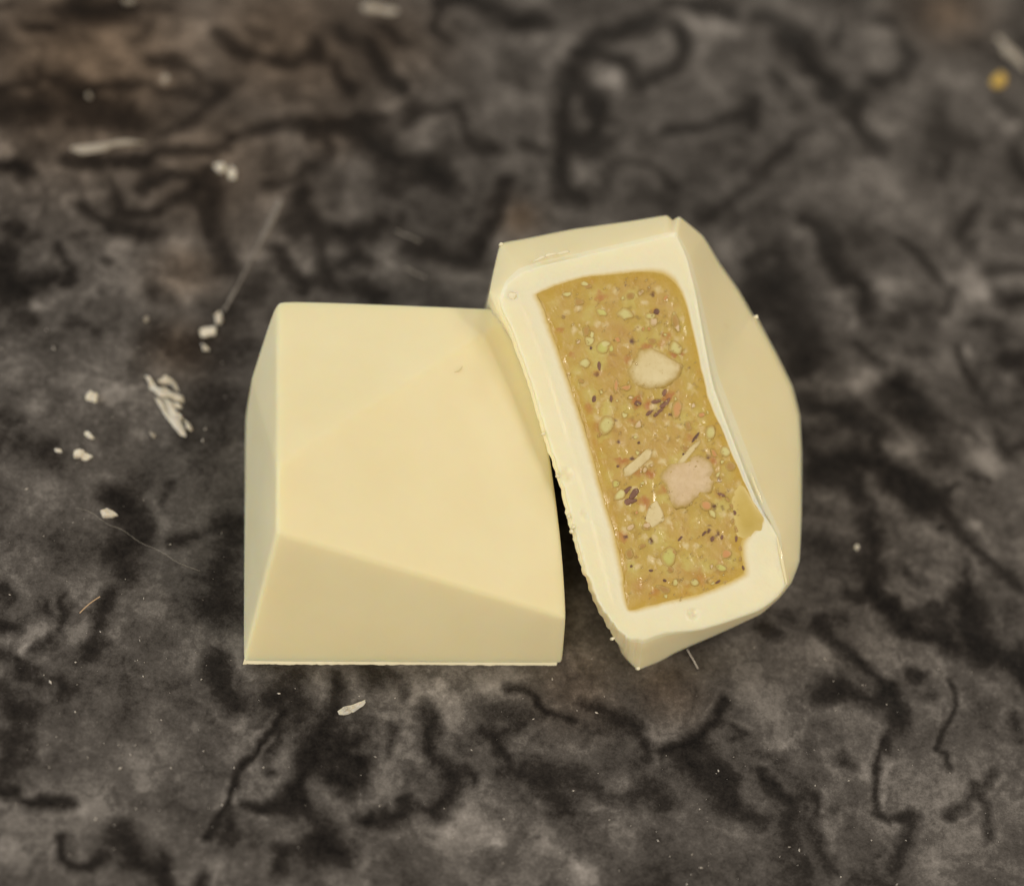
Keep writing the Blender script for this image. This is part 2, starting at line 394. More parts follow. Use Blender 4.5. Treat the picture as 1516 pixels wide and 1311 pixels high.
 ([(1078,1068),(1100,1080),(1085,1090)],5,.6),([(1110,1205),(1125,1210)],10,.75),([(1130,1138),(1145,1155),(1155,1175),(1170,1185)],7,.85),([(1215,1208),(1225,1210)],4,.6),
 ([(0,970),(20,980),(35,1000),(50,1010)],14,.8),([(30,1050),(35,1065)],14,.8),([(85,1005),(92,1020)],11,.75),([(0,1020),(20,1080),(15,1130),(5,1170)],18,.7),([(0,1180),(25,1180),(40,1190),(70,1192),(105,1190)],7,.9),
 ([(45,960),(60,950),(70,945)],8,.8),([(0,925),(15,930)],9,.9),([(60,900),(65,910)],9,.8),([(85,885),(95,910),(85,930)],9,.8),([(165,880),(150,905),(140,930),(130,960)],9,.85),([(152,950),(157,952)],5,.5),
 ([(170,735),(185,750),(205,780),(190,800),(180,830),(185,850)],13,.85),([(215,785),(205,790)],9,.7),([(175,750),(165,738)],8,.7),([(200,730),(215,715)],4,.4),([(235,745),(250,715)],5,.5),
 ([(250,800),(290,795),(330,775),(350,770)],6,.7),([(340,790),(325,850),(340,900)],20,.65),([(10,660),(40,665),(80,680)],18,.5),([(15,615),(25,625)],9,.7),([(0,870),(10,890)],10,.7),  # includes painted shade beside the smooth half's lower left
 ([(95,1245),(100,1280),(120,1290),(150,1275)],8,.85),([(175,1240),(200,1270),(220,1290)],16,.8),([(240,1280),(250,1310)],10,.8),([(420,1265),(415,1290)],10,.85),([(300,1290),(300,1311)],7,.8),
]
LIGHT = [
 ([(170,78),(190,82)],10,.3),([(240,118),(242,120)],9,.6),([(275,108),(282,112)],8,.3),([(590,152),(580,160)],9,.5),([(490,320),(515,330),(520,260)],10,.3),([(455,390),(456,395)],9,.3),
 ([(680,240),(700,235)],10,.35),([(1016,22),(1020,28)],9,.6),([(885,120),(910,112)],12,.45),([(855,148),(855,154)],7,.4),([(830,78),(832,82)],8,.3),([(1125,130),(1150,155)],6,.4),([(1330,158),(1345,163)],8,.35),
 ([(1420,280),(1435,290)],9,.4),([(1440,400),(1450,440)],10,.55),([(1498,185),(1505,187)],9,.3),([(1412,475),(1418,475)],9,.4),([(1434,523),(1437,528)],6,.4),([(1494,563),(1498,566)],8,.4),
 ([(1262,572),(1285,560)],14,.65),([(1228,570),(1235,572)],8,.3),([(1322,665),(1330,665)],10,.45),([(1445,678),(1465,684)],13,.5),([(1460,636),(1462,645)],8,.3),([(1218,660),(1224,664)],9,.3),
 ([(1278,743),(1282,747)],7,.35),([(1440,775),(1448,776)],6,.5),([(1310,430),(1340,425)],14,.3),([(30,965),(40,945),(75,930)],12,.45),([(58,448),(62,452)],8,.5),([(30,605),(42,607)],13,.4),([(165,368),(178,362)],9,.4),
 ([(680,1225),(740,1230),(700,1210)],20,.55),([(733,1238),(738,1242)],8,.5),([(815,1240),(840,1245)],15,.6),([(865,1290),(878,1295)],15,.75),([(845,1110),(880,1120),(890,1100)],14,.4),([(905,1162),(922,1158)],8,.5),
 ([(625,1030),(655,1018)],14,.4),([(712,1015),(728,1015)],12,.25),([(475,1030),(485,1030)],10,.25),([(430,1240),(450,1220)],18,.3),([(1215,1200),(1220,1220),(1235,1235),(1243,1212)],10,.45),
 ([(1110,1020),(1150,1060),(1180,1095),(1150,1090)],22,.35),([(1080,1212),(1090,1218)],12,.3),([(1300,1245),(1310,1248)],12,.35),([(1400,1280),(1425,1280)],20,.3),([(525,250),(535,260)],10,.25),([(280,320),(282,360)],12,.25),
]
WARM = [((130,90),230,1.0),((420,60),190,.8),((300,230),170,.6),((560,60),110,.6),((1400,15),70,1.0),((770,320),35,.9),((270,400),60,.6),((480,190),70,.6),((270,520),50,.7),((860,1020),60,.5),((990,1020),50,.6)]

def marble():
    nseg = 640
    u = np.linspace(-1, 1, nseg)
    ax = 5.3 * u + np.sign(u) * 6000 * np.maximum(np.abs(u) - 0.86, 0) ** 3
    X, Y = np.meshgrid(ax, ax + 0.4)
    P = np.stack([X.ravel(), Y.ravel(), np.zeros(X.size)], 1)
    wx = fbm(P, 2.2, 4, 3); wy = fbm(P, 2.2, 4, 71)
    fx = fbm(P, 9, 3, 5); fy = fbm(P, 9, 3, 51)
    Q = P[:, :2] + np.stack([wx * 0.06 + fx * 0.032, wy * 0.06 + fy * 0.032], 1)
    tone = 0.49 + 0.16 * fbm(P, 1.3, 4, 9) + 0.27 * fbm(P, 3.0, 5, 13, .52)
    k = SPAN / W_PX
    dark = np.zeros(len(P)); light = np.zeros(len(P))
    wid = np.clip(1.0 + 0.75 * fbm(P, 5.0, 3, 91), .35, 1.9)
    halo = np.zeros(len(P))
    brk = np.clip(1.02 + 0.45 * fbm(P, 7.5, 4, 61, .6), .45, 1)
    def lay(acc, strokes, soft, hal=None):
        for pts, w, s in strokes:
            q = np.array([at(*p)[:2] for p in pts])
            r = w * k * (1.30 if pts[0][1] < 900 else 1.12)
            pad = r * 2.6
            lo, hi = q.min(0) - pad, q.max(0) + pad
            idx = np.where((Q[:, 0] > lo[0]) & (Q[:, 0] < hi[0]) & (Q[:, 1] > lo[1]) & (Q[:, 1] < hi[1]))[0]
            if len(idx) == 0: continue
            a = Q[idx]
            d = np.full(len(idx), 9e9)
            for i in range(len(q) - 1):
                e = q[i + 1] - q[i]
                t = np.clip(((a - q[i]) @ e) / max(e @ e, 1e-9), 0, 1)
                d = np.minimum(d, np.linalg.norm(a - q[i] - t[:, None] * e, axis=1))
            if hal is not None:
                hal[idx] = np.maximum(hal[idx], s * np.exp(-((d / r - 2.0) / .55) ** 2))
            v = s * np.exp(-(d / (r * wid[idx])) ** 1.9 * soft) * brk[idx]
            acc[idx] = 1 - (1 - acc[idx]) * (1 - np.clip(v, 0, 0.98))
    lay(dark, DARK, 0.75, halo)
    lay(light, LIGHT, 0.9)
    # outside the traced part the stone goes on with veins of its own
    px = (P - CAM_P) @ np.stack([RIGHT, UP, FWD], 1)
    sx = px[:, 0] / px[:, 2] * FOC + W_PX / 2; sy = H_PX / 2 - px[:, 1] / px[:, 2] * FOC
    out = np.clip(np.maximum.reduce([-sx, sx - W_PX, -sy, sy - H_PX]) / 60, 0, 1)
    v = np.abs(fbm(P + np.stack([wx, wy, wx * 0], 1) * 0.3, 1.3, 3, 33))
    dark = np.maximum(dark, out * np.exp(-(v / 0.06) ** 2) * 0.85)
    thin = np.abs(fbm(P + np.stack([fx, fy, fx * 0], 1) * 0.15, 2.6, 3, 44))
    dark = 1 - (1 - dark) * (1 - 0.22 * np.exp(-(thin / 0.09) ** 2))
    mottle = np.clip(fbm(P, 6.5, 4, 21) * 1.5, -1, 1)
    tone = np.clip(tone - 0.05 + 0.045 * mottle + 0.10 * halo, 0.12, .85)
    tone = tone * (1 - dark) + 0.03 * dark + light * 0.54
    curl = np.abs(fbm(P + np.stack([wx, wy, wx * 0], 1) * 0.25, 2.3, 3, 85))
    tone = tone + 0.10 * np.exp(-(curl / 0.07) ** 2) * np.clip(0.5 + 1.5 * fbm(P, 1.7, 3, 86), 0, 1) * (1 - dark)
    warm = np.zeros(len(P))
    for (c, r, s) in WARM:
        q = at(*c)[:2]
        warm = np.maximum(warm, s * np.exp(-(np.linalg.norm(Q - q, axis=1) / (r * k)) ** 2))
    me = bpy.data.meshes.new('worktop')
    nv = nseg * nseg
    me.vertices.add(nv)
    me.vertices.foreach_set('co', (P * S).astype(np.float32).ravel())
    i, j = np.meshgrid(np.arange(nseg - 1), np.arange(nseg - 1))
    a = (j * nseg + i).ravel()
    quads = np.stack([a, a + 1, a + nseg + 1, a + nseg], 1).astype(np.int32)
    me.loops.add(quads.size); me.loops.foreach_set('vertex_index', quads.ravel())
    me.polygons.add(len(quads)); me.polygons.foreach_set('loop_start', np.arange(len(quads), dtype=np.int32) * 4)
    me.update(calc_edges=True)
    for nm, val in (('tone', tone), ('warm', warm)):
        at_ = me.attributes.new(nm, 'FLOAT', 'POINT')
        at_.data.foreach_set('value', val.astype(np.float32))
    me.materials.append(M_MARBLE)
    o = bpy.data.objects.new('worktop', me)
    COL.objects.link(o)
    tag(o, 'dark grey polished marble worktop with black veins and pale patches', kind='structure')
marble()

def lump(name, outline, height, mat, parent, plane, seed, nring=28, jitter=0.06, smooth=1, base=-0.01, top=0.55, shade=True, embed=False, shard=False, rough=0.0, rings_rim=(1.0, 1.0, .85, .5, .12, 0.0, 0.0)):
    """an irregular low lump standing on a plane: outline in px, height in cm"""
    o = chaikin(outline, smooth) if smooth else np.asarray(outline, float)
    o = resample(o, nring)
    P = np.array([plane.at(x, y, 0) for x, y in o])
    c = P.mean(0)
    size = np.linalg.norm(P - c, axis=1).mean()
    P = P + (P - c) * (fbm(P, 0.9 / size, 3, seed) * jitter * 2.2)[:, None]
    if shard:
        rings = [(1.0, base), (1.0, height * .45), (.82, height * .9), (.5, height), (.2, height * .9)]
    elif embed:
        rings = [(1.1, -0.012), (1.0, -0.004), (.9, height * .12), (.75, height * .25), (top, height * .34), (top * .7, height * .37), (top * .35, height * .38)]
    else:
        rings = [(1.0, base), (1.0, height * .25), (.94, height * .7), (.8, height * .95), (top, height * 1.0), (top * .45, height * 1.02)]
    V = []
    for s, h in rings:
        r = c + (P - c) * s
        hh = h + (height * .35 * fbm(r, 1.4 / size, 3, seed + 5) if h > height * .5 else np.zeros(len(r)))
        if shard and h > 0:
            a = seed * 1.7
            q = (P - c) @ np.array([math.cos(a), math.sin(a), 0]) / size
            hh = (np.asarray(hh) + height * .3 * vnoise(r, 3.0 / size, seed + 3)) * np.clip(.6 + .42 * q, .12, 1.2)
        if rough and s < .97: hh = hh + rough * min(1, s * 1.6) * fbm(r, 20, 3, seed + 9)
        V.append(r + plane.n * np.asarray(hh)[:, None])
    V.append((c + plane.n * height * (.38 if embed else 1.0))[None, :])
    V = np.vstack(V)
    n = nring
    F = []
    for r in range(len(rings) - 1):
        for i in range(n):
            j = (i + 1) % n
            F.append((r * n + i, r * n + j, (r + 1) * n + j, (r + 1) * n + i))
    k = (len(rings) - 1) * n
    for i in range(n):
        F.append((k + i, k + (i + 1) % n, len(V) - 1))
    F.append(tuple(range(n))[::-1])
    o = link_mesh(name, V, F, mat, parent, shade)
    if embed and len(o.data.vertices) == len(V):
        a = o.data.attributes.new('rim', 'FLOAT', 'POINT')
        val = np.repeat(rings_rim, n)
        a.data.foreach_set('value', np.r_[val, 0.0].astype(np.float32))
    return o

def oval(cx, cy, rx, ry, ang=0.0, n=9, seed=0, irr=0.18):
    rng = random.Random(seed)
    a = math.radians(ang)
    out = []
    for k in range(n):
        t = 2 * math.pi * k / n
        r = 1 + rng.uniform(-irr, irr)
        x, y = rx * r * math.cos(t), ry * r * math.sin(t)
        out.append((cx + x * math.cos(a) - y * math.sin(a), cy + x * math.sin(a) + y * math.cos(a)))
    return out

# ------------------------------------------------------------------ the uncut-looking half on the left
def left_half():
    V = {
     'A': at(358, 983, 0), 'B': at(834, 985, 0),
     'C': at(409, 788, 1.23), 'D': at(839, 916, 0.60),
     'C2': at(409, 690, 1.27), 'E': at(410, 440, 1.015),
     'D2': at(829, 770, 0.95), 'D3': at(812, 655, 1.12),
     'F': at(779, 455, 1.16), 'G': at(361, 625, 0.0), 'H': at(800, 640, 0.0),
     'G2': at(372, 560, 0.55),
    }
    top = Plane(V['C'], V['D'], V['F'])
    for nm, px, py in (('D2', 831, 770), ('D3', 814, 655), ('C2', 409, 690)):
        V[nm] = top.at(px, py, 0.004)
    names = list(V); verts = [V[n] for n in names]
    I = {n: k for k, n in enumerate(names)}
    F = ['ABDC', 'ACM', 'GHBA']
    faces = [
     ('A', 'B', 'D', 'C'),
     ('C', 'D', 'D2'), ('C', 'D2', 'D3', 'C2'), ('C2', 'D3', 'F'), ('C2', 'F', 'E'),
     ('A', 'C', 'C2', 'G'), ('G', 'C2', 'G2'), ('G2', 'C2', 'E'),
     ('G', 'G2', 'E'), ('G', 'E', 'F', 'H'),
     ('B', 'H', 'F', 'D3', 'D2', 'D'),
     ('A', 'G', 'H', 'B'),
    ]
    base = np.mean([V['A'], V['B'], V['G'], V['H']], axis=0); base[2] = 0
    me = bpy.data.meshes.new('bonbon_half')
    v = (np.array(verts) - base) * S
    me.from_pydata([tuple(p) for p in v], [], [tuple(I[n] for n in f) for f in faces])
    bm = bmesh.new(); bm.from_mesh(me)
    bmesh.ops.recalc_face_normals(bm, faces=bm.faces[:])
    bmesh.ops.dissolve_limit(bm, angle_limit=math.radians(2), verts=bm.verts[:], edges=bm.edges[:])
    sharp = [e for e in bm.edges if len(e.link_faces) == 2 and e.calc_face_angle(0) > math.radians(12)]
    bmesh.ops.bevel(bm, geom=sharp, offset=0.00045, offset_type='OFFSET', segments=3, profile=0.5, affect='EDGES', clamp_overlap=True)
    bmesh.ops.triangulate(bm, faces=bm.faces[:])
    bmesh.ops.subdivide_edges(bm, edges=bm.edges[:], cuts=3, use_grid_fill=True)
    for _ in range(14):
        bmesh.ops.smooth_vert(bm, verts=bm.verts[:], factor=0.3, use_axis_x=True, use_axis_y=True, use_axis_z=True)
    zmin = min(q.co.z for q in bm.verts)
    for q in bm.verts: q.co.z -= zmin
    bm.to_mesh(me); bm.free()
    me.polygons.foreach_set('use_smooth', [True] * len(me.polygons))
    me.materials.append(M_CHOC)
    o = bpy.data.objects.new('bonbon_half', me)
    COL.objects.link(o)
    o.location = Vector(tuple(base)) * S
    tag(o, 'smooth pale yellow faceted white chocolate half resting flat, its cut side turned away', 'chocolate bonbon')
    fr = Plane(V['A'], V['B'], V['C'])
    for k, (pl, ol) in enumerate([(top, [(671,550.4),(681,548.6),(684,541),(685,541.2),(682.5,549.6),(672,551.4)]), (fr, oval(587, 858, 3, 2.4, 20, 8, 2)), (fr, [(459,848),(461,853),(467,857),(466,859),(459,855)])]):
        lump('scuff', ol, .003, M_MARK, o, pl, 800 + k, nring=14, jitter=.05, base=-.03)
    # thin ragged lip that the mould left along the foot of the front
    n = 220
    rng = np.random.default_rng(4)
    t = np.linspace(0, 1, n)
    a, b = at(360, 982, 0.0), at(824, 984, 0.0)
    pts = a + (b - a) * t[:, None]
    jag = 0.003 + 0.010 * np.abs(vnoise(pts, 14, 2)) + 0.004 * rng.random(n)
    out = np.array([0, -1, 0])
    vv, ff = [], []
    for i in range(n):
        fd = out * 1.0
        vv += [pts[i] + np.array([0, .06, .001]), pts[i] + fd * jag[i] * .7 + np.array([0, 0, .002]), pts[i] + fd * jag[i] * .7 + np.array([0, 0, .006 + jag[i] * .3]), pts[i] + np.array([0, .06, .026])]
        if i:
            k = 4 * i
            for q in range(3):
                ff.append((k - 4 + q, k + q, k + q + 1, k - 3 + q))
    link_mesh('base_lip', vv, ff, M_LIP, o)
left_half()

# ------------------------------------------------------------------ the half that shows its filling
FACE = Plane(at(905, 925, 0.50), at(737, 440, 1.50), at(1000, 342, 1.66))

# face edge (px), outer edge (px, height cm or None = on the cut plane), filling edge (px)
KEYS = [
 ((742,441),(725,432,1.42),(797,437)),
 ((752,418),(731,400,1.40),(802,434)),
 ((772,403),(741,361,1.36),(815,428)),
 ((802,392),(780,353,1.40),(835,420)),
 ((850,381),(850,339,1.42),(872,411)),
 ((930,362),(930,328,1.48),(930,405)),
 ((980,349),(986,319,1.52),(968,404)),
 ((993,347),(996,326,1.52),(985,408)),
 ((1003,349),(1006,321,1.52),(1000,420)),
 ((1018,382),(1041,350,1.36),(1014,448)),
 ((1030,430),(1066,391,1.16),(1024,485)),
 ((1041,490),(1094,431,1.00),(1034,530)),
 ((1052,550),(1114,466,0.90),(1044,572)),
 ((1057,570),(1121,471,0.88),(1048,590)),
 ((1072,615),(1150,525,0.80),(1064,628)),
 ((1091,665),(1173,572,0.70),(1082,668)),
 ((1109,712),(1184,615,0.62),(1096,700)),
 ((1127,752),(1187,670,0.56),(1111,737)),
 ((1150,792),(1187,760,0.50),(1128,768)),
 ((1158,832),(1184,830,0.46),(1098,801)),
 ((1164,864),(1172,862,0.44),(1100,840)),
 ((1151,883),(1153,886,0.38),(1095,852)),
 ((1122,904),(1126,909,0.28),(1060,868)),
 ((1041,931),(1060,940,0.12),(1030,879)),
 ((985,937),(1000,966,0.05),(985,889)),
 ((951,948),(945,991,0.0),(955,897)),
 ((928,943),(925,966,0.10),(938,901)),
 ((912,927),(906,939,0.28),(931,900)),
 ((887,893),(880,892,0.40),(927,885)),
 ((866,838),(862,838,None),(921,840)),
 ((851,786),(847,786,None),(909,785)),
 ((830,706),(826,706,None),(890,720)),
 ((809,641),(805,641,None),(866,635)),
 ((783,556),(779,556,None),(840,555)),
 ((759,490),(755,490,None),(818,492)),
 ((742,456),(737,458,None),(804,452)),
]

def cut_half():
    per = 14
    n = len(KEYS) * per
    fe = np.array([FACE.at(*k[0]) for k in KEYS])
    ss = np.array([at(k[1][0], k[1][1], k[1][2]) if k[1][2] is not None else FACE.at(k[1][0], k[1][1], -0.045) for k in KEYS])
    ii = np.array([FACE.at(*k[2]) for k in KEYS])
    cen = ss.mean(0)
    tt = []
    for k, s in zip(KEYS, ss):
        base = s - FACE.n * (s[2] / FACE.n[2])
        inset = 0.38 if k[1][2] is None else (0.30 if k[0][0] > 1000 else 0.12)
        if k[1][0] in (945, 925, 1000): inset = 0.0
        q = base + (np.array([cen[0], cen[1], 0]) - base) * inset
        q[2] = 0.0
        tt.append(q)
    tt = np.array(tt)
    def dense(a, smooth):
        out = []
        m = len(a)
        for i in range(m):
            p0, p1, p2, p3 = a[(i - 1) % m], a[i], a[(i + 1) % m], a[(i + 2) % m]
            for q in range(per):
                t = q / per
                lin = p1 * (1 - t) + p2 * t
                cr = 0.5 * (2 * p1 + (p2 - p0) * t + (2 * p0 - 5 * p1 + 4 * p2 - p3) * t * t + (3 * p1 - p0 - 3 * p2 + p3) * t ** 3)
                out.append(lin * (1 - smooth) + cr * smooth)
        return np.array(out)
    FE, SS, II, TT = dense(fe, .4), dense(ss, .25), dense(ii, .8), dense(tt, .3)
    # ragged, knife-torn foot on the left and bottom-left edge
    idx = np.arange(n) / per
    rag = np.interp(idx, [0, 24.5, 25.2, 28.5, 29, 31.5, 33, 36], [0, 0, .018, .018, .020, .016, .006, .004])
    jag = fbm(SS, 9, 4, 12, 0.7) * 1.2 + vnoise(SS, 28, 5) * 0.45
    dirs = SS - np.roll(II, 0, axis=0)
    dirs -= FACE.n * (dirs @ FACE.n)[:, None]
    dirs /= np.maximum(np.linalg.norm(dirs, axis=1), 1e-6)[:, None]
    SS = SS + dirs * (jag * rag)[:, None]
    FE = FE + dirs * (jag * rag * .7)[:, None] + dirs * (0.004 * fbm(FE, 6, 3, 8))[:, None]
    II = II + dirs * (0.010 * fbm(II, 8, 4, 3, .6))[:, None]
    root = empty('cut_bonbon_half', (cen[0], cen[1], 0))
    tag(root, 'white chocolate half tipped up to show its cut face and nut filling', 'chocolate bonbon')
    # shell: rings from filling edge out over the cut face, the bevelled rim, the outer facet and down to the table
    rings = []
    rings.append(II + FACE.n * -0.06)
    m = 30
    for k in range(m + 1):
        t = k / m
        r = II * (1 - t) + FE * t
        h = 0.005 * fbm(r, 5, 4, 30) + 0.004 * np.sin(t * math.pi)
        leftside = np.interp(np.arange(n) / per, [27.5, 28.5, 35, 36], [0, 1, 1, 0])
        h = h + leftside * 0.007 / (1 + math.exp(-(t - .52) / .035))
        for bx, by, br in ((839, 704, 10.5), (864, 762, 6.5), (760, 438, 6.0), (1026, 909, 9.0)):
            d = np.linalg.norm(r - FACE.at(bx, by), axis=1) / (br * SPAN / W_PX)
            h = h - br * .0030 * np.maximum(0, 1 - d * d)
        if k == m - 1: h = h - 0.002
        if k == m: h = h * 0 - 0.010
        rings.append(r + FACE.n * np.asarray(h)[:, None])
    for t, h in ((0.05, -0.006), (0.12, 0.0), (0.22, 0.006), (0.4, 0.011), (0.7, 0.012), (0.93, 0.004), (1.0, 0.0)):
        r = FE * (1 - t) + SS * t
        rings.append(r + FACE.n * h)
    for t in (0.05, 0.2, 0.5, 0.85, 1.0):
        r = SS * (1 - t) + TT * t
        rings.append(r)
    R = len(rings)
    V = np.vstack(rings)
    V[:, 2] = np.maximum(V[:, 2], 0.0015)
    Fc = []
    for r in range(R - 1):
        for i in range(n):
            j = (i + 1) % n
            Fc.append((r * n + i, r * n + j, (r + 1) * n + j, (r + 1) * n + i))
    shell = link_mesh('chocolate_shell', V, Fc, M_CUT, root)
    stain = np.zeros(len(V)); stain[:2 * n] = 1.0
    for k, f in ((2, .8), (3, .6), (4, .4), (5, .22), (6, .1)): stain[k * n:(k + 1) * n] = f
    if len(shell.data.vertices) == len(V):
        den = np.zeros(len(V))
        for k in range(0, 16): den[k * n:(k + 1) * n] = np.clip(1 - (k - 4) / 11, 0, 1)
        shell.data.attributes.new('dense', 'FLOAT', 'POINT').data.foreach_set('value', den.astype(np.float32))
        shell.data.attributes.new('rim', 'FLOAT', 'POINT').data.foreach_set('value', stain.astype(np.float32))
    shell.data.materials.append(M_CHOC)
    mi = np.zeros(len(shell.data.polygons), np.int32)
    shell.data.polygons.foreach_get('material_index', mi)
    mi[(m + 3) * n:] = 1
    shell.data.polygons.foreach_set('material_index', mi)
    # filling
    fc = II.mean(0)
    m2 = 64
    verts, edge = [], []
    for k in range(m2 + 1):
        t = (1 - (k / m2))
        r = fc + (II - fc) * (1.004 * t)
        h = 0.006 * fbm(r, 7, 4, 77) + 0.006 * fbm(r, 22, 3, 78) - 0.006
        h = h * np.clip((1 - t) / .06, 0, 1)
        verts.append(r + FACE.n * np.asarray(h)[:, None])
        d = np.linalg.norm(II - r, axis=1)
        e = np.exp(-(d / (0.10 + 0.05 * fbm(r, 6, 2, 5))) ** 2)
        edge.append(e)
    verts = np.vstack(verts); edge = np.concatenate(edge)
    Ff = []
    for r in range(m2):
        for i in range(n):
            j = (i + 1) % n
            Ff.append((r * n + i, r * n + j, (r + 1) * n + j, (r + 1) * n + i))
    fill = link_mesh('filling', verts, Ff, M_FILL, root)
    at_ = fill.data.attributes.new('edge', 'FLOAT', 'POINT')
    if len(fill.data.vertices) == len(edge):
        at_.data.foreach_set('value', edge.astype(np.float32))
    return root, fill, shell
ROOT, FILL, SHELL = cut_half()

def inclusions():
    P = FACE
    def add(name, outline, h, mat, seed, label=None, **kw):
        o = lump(name, outline, h, mat, FILL, P, seed, embed=True, **kw)
        if label: o['label'] = label
        return o
    add('hazelnut_piece', [(945,516),(962,512),(985,524),(1010,540),(1006,556),(988,572),(960,576),(938,566),(930,548),(938,530)], .020, M_HAZEL, 1, 'large pale angular nut chunk', jitter=.04, nring=44, rough=.004, smooth=0, rings_rim=(1, .9, .5, .15, 0, 0, 0))
    add('almond_piece', [(990,690),(1012,682),(1035,675),(1052,686),(1058,708),(1050,728),(1030,735),(1018,748),(1000,752),(988,738),(984,718),(978,706)], .026, M_ALMOND, 2, 'pinkish rough nut chunk, the largest', jitter=.08, nring=52, rough=.020, smooth=0, rings_rim=(1, .8, .4, .1, 0, 0, 0))
    add('nut_shard', [(926,692),(940,680),(958,664),(968,666),(962,680),(946,694),(932,704),(924,704)], .010, M_HAZEL, 3, jitter=.06, smooth=0, rings_rim=(1, .5, .1, 0, 0, 0, 0))
    add('nut_shard', [(955,770),(962,748),(972,738),(982,756),(984,770),(966,782)], .012, M_HAZEL, 4, jitter=.05, smooth=0, rings_rim=(1, .5, .1, 0, 0, 0, 0))
    add('nut_shard', [(1000,688),(1015,668),(1034,650),(1040,652),(1024,672),(1008,690)], .006, M_HAZEL, 5, jitter=.04, rings_rim=(1, .8, .4, .2, 0, 0, 0))
    add('pistachio_piece', oval(892, 515, 9, 11, 0, seed=2), .010, M_PIST, 6)
    add('pistachio_piece', oval(905, 516, 4, 6, 0, seed=3), .006, M_PIST, 7, nring=14)
    add('pistachio_piece', oval(897, 630, 13, 15, 20, seed=4), .011, M_PALEPIST, 8)
    add('pistachio_piece', oval(990, 823, 11, 15, 0, seed=5), .010, M_PIST, 9)
    add('pistachio_piece', oval(1028, 862, 7, 6, 0, seed=6), .008, M_PALEPIST, 10, nring=16)
    add('pistachio_piece', oval(866, 537, 10, 8, 0, seed=7), .006, M_PALEPIST, 11)
    add('pistachio_piece', oval(1000, 515, 12, 9, 30, seed=8), .010, M_PALEPIST, 12)
    add('pistachio_piece', oval(912, 716, 6, 6, 0, seed=9), .008, M_PIST, 13, nring=14)
    add('pistachio_piece', oval(1068, 840, 9, 6, 20, seed=10), .006, M_PIST, 14, nring=16)
    add('pistachio_piece', oval(925, 465, 13, 9, 20, seed=15), .005, M_PALEPIST, 15)
    add('pistachio_piece', oval(1052, 640, 9, 12, 10, seed=16), .010, M_PALEPIST, 16)
    add('pistachio_piece', oval(1074, 668, 8, 9, 0, seed=17), .008, M_PALEPIST, 17)
    add('orange_piece', [(997,594),(1006,590),(1012,600),(1006,618),(998,620),(994,608)], .008, M_ORANGE, 20)
    add('orange_piece', oval(1046, 748, 9, 8, 0, seed=21), .010, M_ORANGE, 21)
    add('orange_piece', oval(1075, 820, 9, 8, 0, seed=22), .006, M_ORANGE, 22)
    add('orange_piece', oval(912, 570, 3, 13, 4, seed=23), .005, M_ORANGE, 23, nring=14)
    add('brown_piece', oval(933, 439, 7, 6, 0, seed=30), .006, M_BROWN, 30, nring=16)
    add('brown_piece', oval(1000, 475, 7, 12, -15, seed=31), .010, M_BROWN, 31)
    add('brown_piece', oval(868, 490, 5, 9, 0, seed=32), .006, M_BROWN, 32, nring=16)
    add('brown_piece', oval(966, 505, 6, 5, 0, seed=33), .006, M_BROWN, 33, nring=16)
    add('brown_piece', oval(1082, 690, 8, 7, 0, seed=34), .008, M_BROWN, 34, nring=16)
    # dark skins
    add('nut_skin', [(974,603),(984,594),(992,587),(992,595),(984,604)], .009, M_SKIN, 40, jitter=.05)
    add('nut_skin', oval(972, 594, 8, 3, -8, seed=41), .007, M_SKIN, 41, nring=14)
    add('nut_skin', oval(945, 597, 5, 4, 10, seed=42), .007, M_SKIN, 42, nring=14)
    add('nut_skin', oval(984, 581, 3, 6, 20, seed=43), .006, M_SKIN, 43, nring=14)
    add('nut_skin', oval(887, 541, 3, 8, 0, seed=44), .007, M_SKIN, 44, nring=14)
    add('nut_skin', oval(972, 461, 5, 5, 30, seed=45), .007, M_SKIN, 45, nring=14)
    for k, ol in enumerate([[(921,728),(930,720),(936,722),(927,732)],[(930,735),(940,722),(948,727),(938,738)],[(922,742),(932,737),(945,738),(936,747),(925,748)],[(955,613),(964,606),(968,608),(959,616)],[(968,612),(980,603),(985,605),(972,617)]]):
        add('nut_skin', ol, .014, M_SKIN, 650 + k, nring=20, jitter=.30, smooth=1, rough=.004)
    add('nut_skin', oval(929, 744, 5, 3, 20, seed=47), .006, M_SKIN, 47, nring=12)
    add('nut_skin', oval(1030, 647, 10, 2.5, -52, seed=48), .006, M_SKIN, 48, nring=14)
    add('nut_skin', oval(951, 808, 7, 4, -15, seed=49), .006, M_BROWN, 49, nring=14)
    for k, (x, y, rx, ry, a) in enumerate([(1007,797,2,5,40),(1043,789,2,5,40),(1055,797,3,5,20),(964,844,4,2,0),(984,859,3,2,20),(1063,861,5,2,-30),(1030,690,3,3,0),
                                           (946,655,2,2,0),(1012,672,2,2,0),(935,838,2,2,0),(1069,795,2,4,0),(880,590,3,6,10),(905,590,2,5,0),(875,515,2,3,0),(915,690,2,2,0)]):
        add('nut_skin', oval(x, y, rx, ry, a, seed=60 + k), .004, M_SKIN, 60 + k, nring=10)
    # torn edge of the filling beside the smear
    for k, (x, y, rx, ry, a) in enumerate([(1068,732,6,2.2,20),(1077,739,5,2.2,50),(1083,749,5,2,60),(1088,759,5,2.4,80),(1085,771,5,2,100),(1090,783,5.5,2.2,70),(1090,797,5,2,95),(1096,811,5,2.4,75),(1096,826,5,2,95),(1100,840,4,2,70)]):
        add('torn_edge', oval(x, y, rx, ry, a, seed=500 + k, irr=.3), .012, M_BROWN if k % 3 else M_SKIN, 500 + k, nring=12)
    # the many small bits of nut in the paste
    rng = random.Random(31)
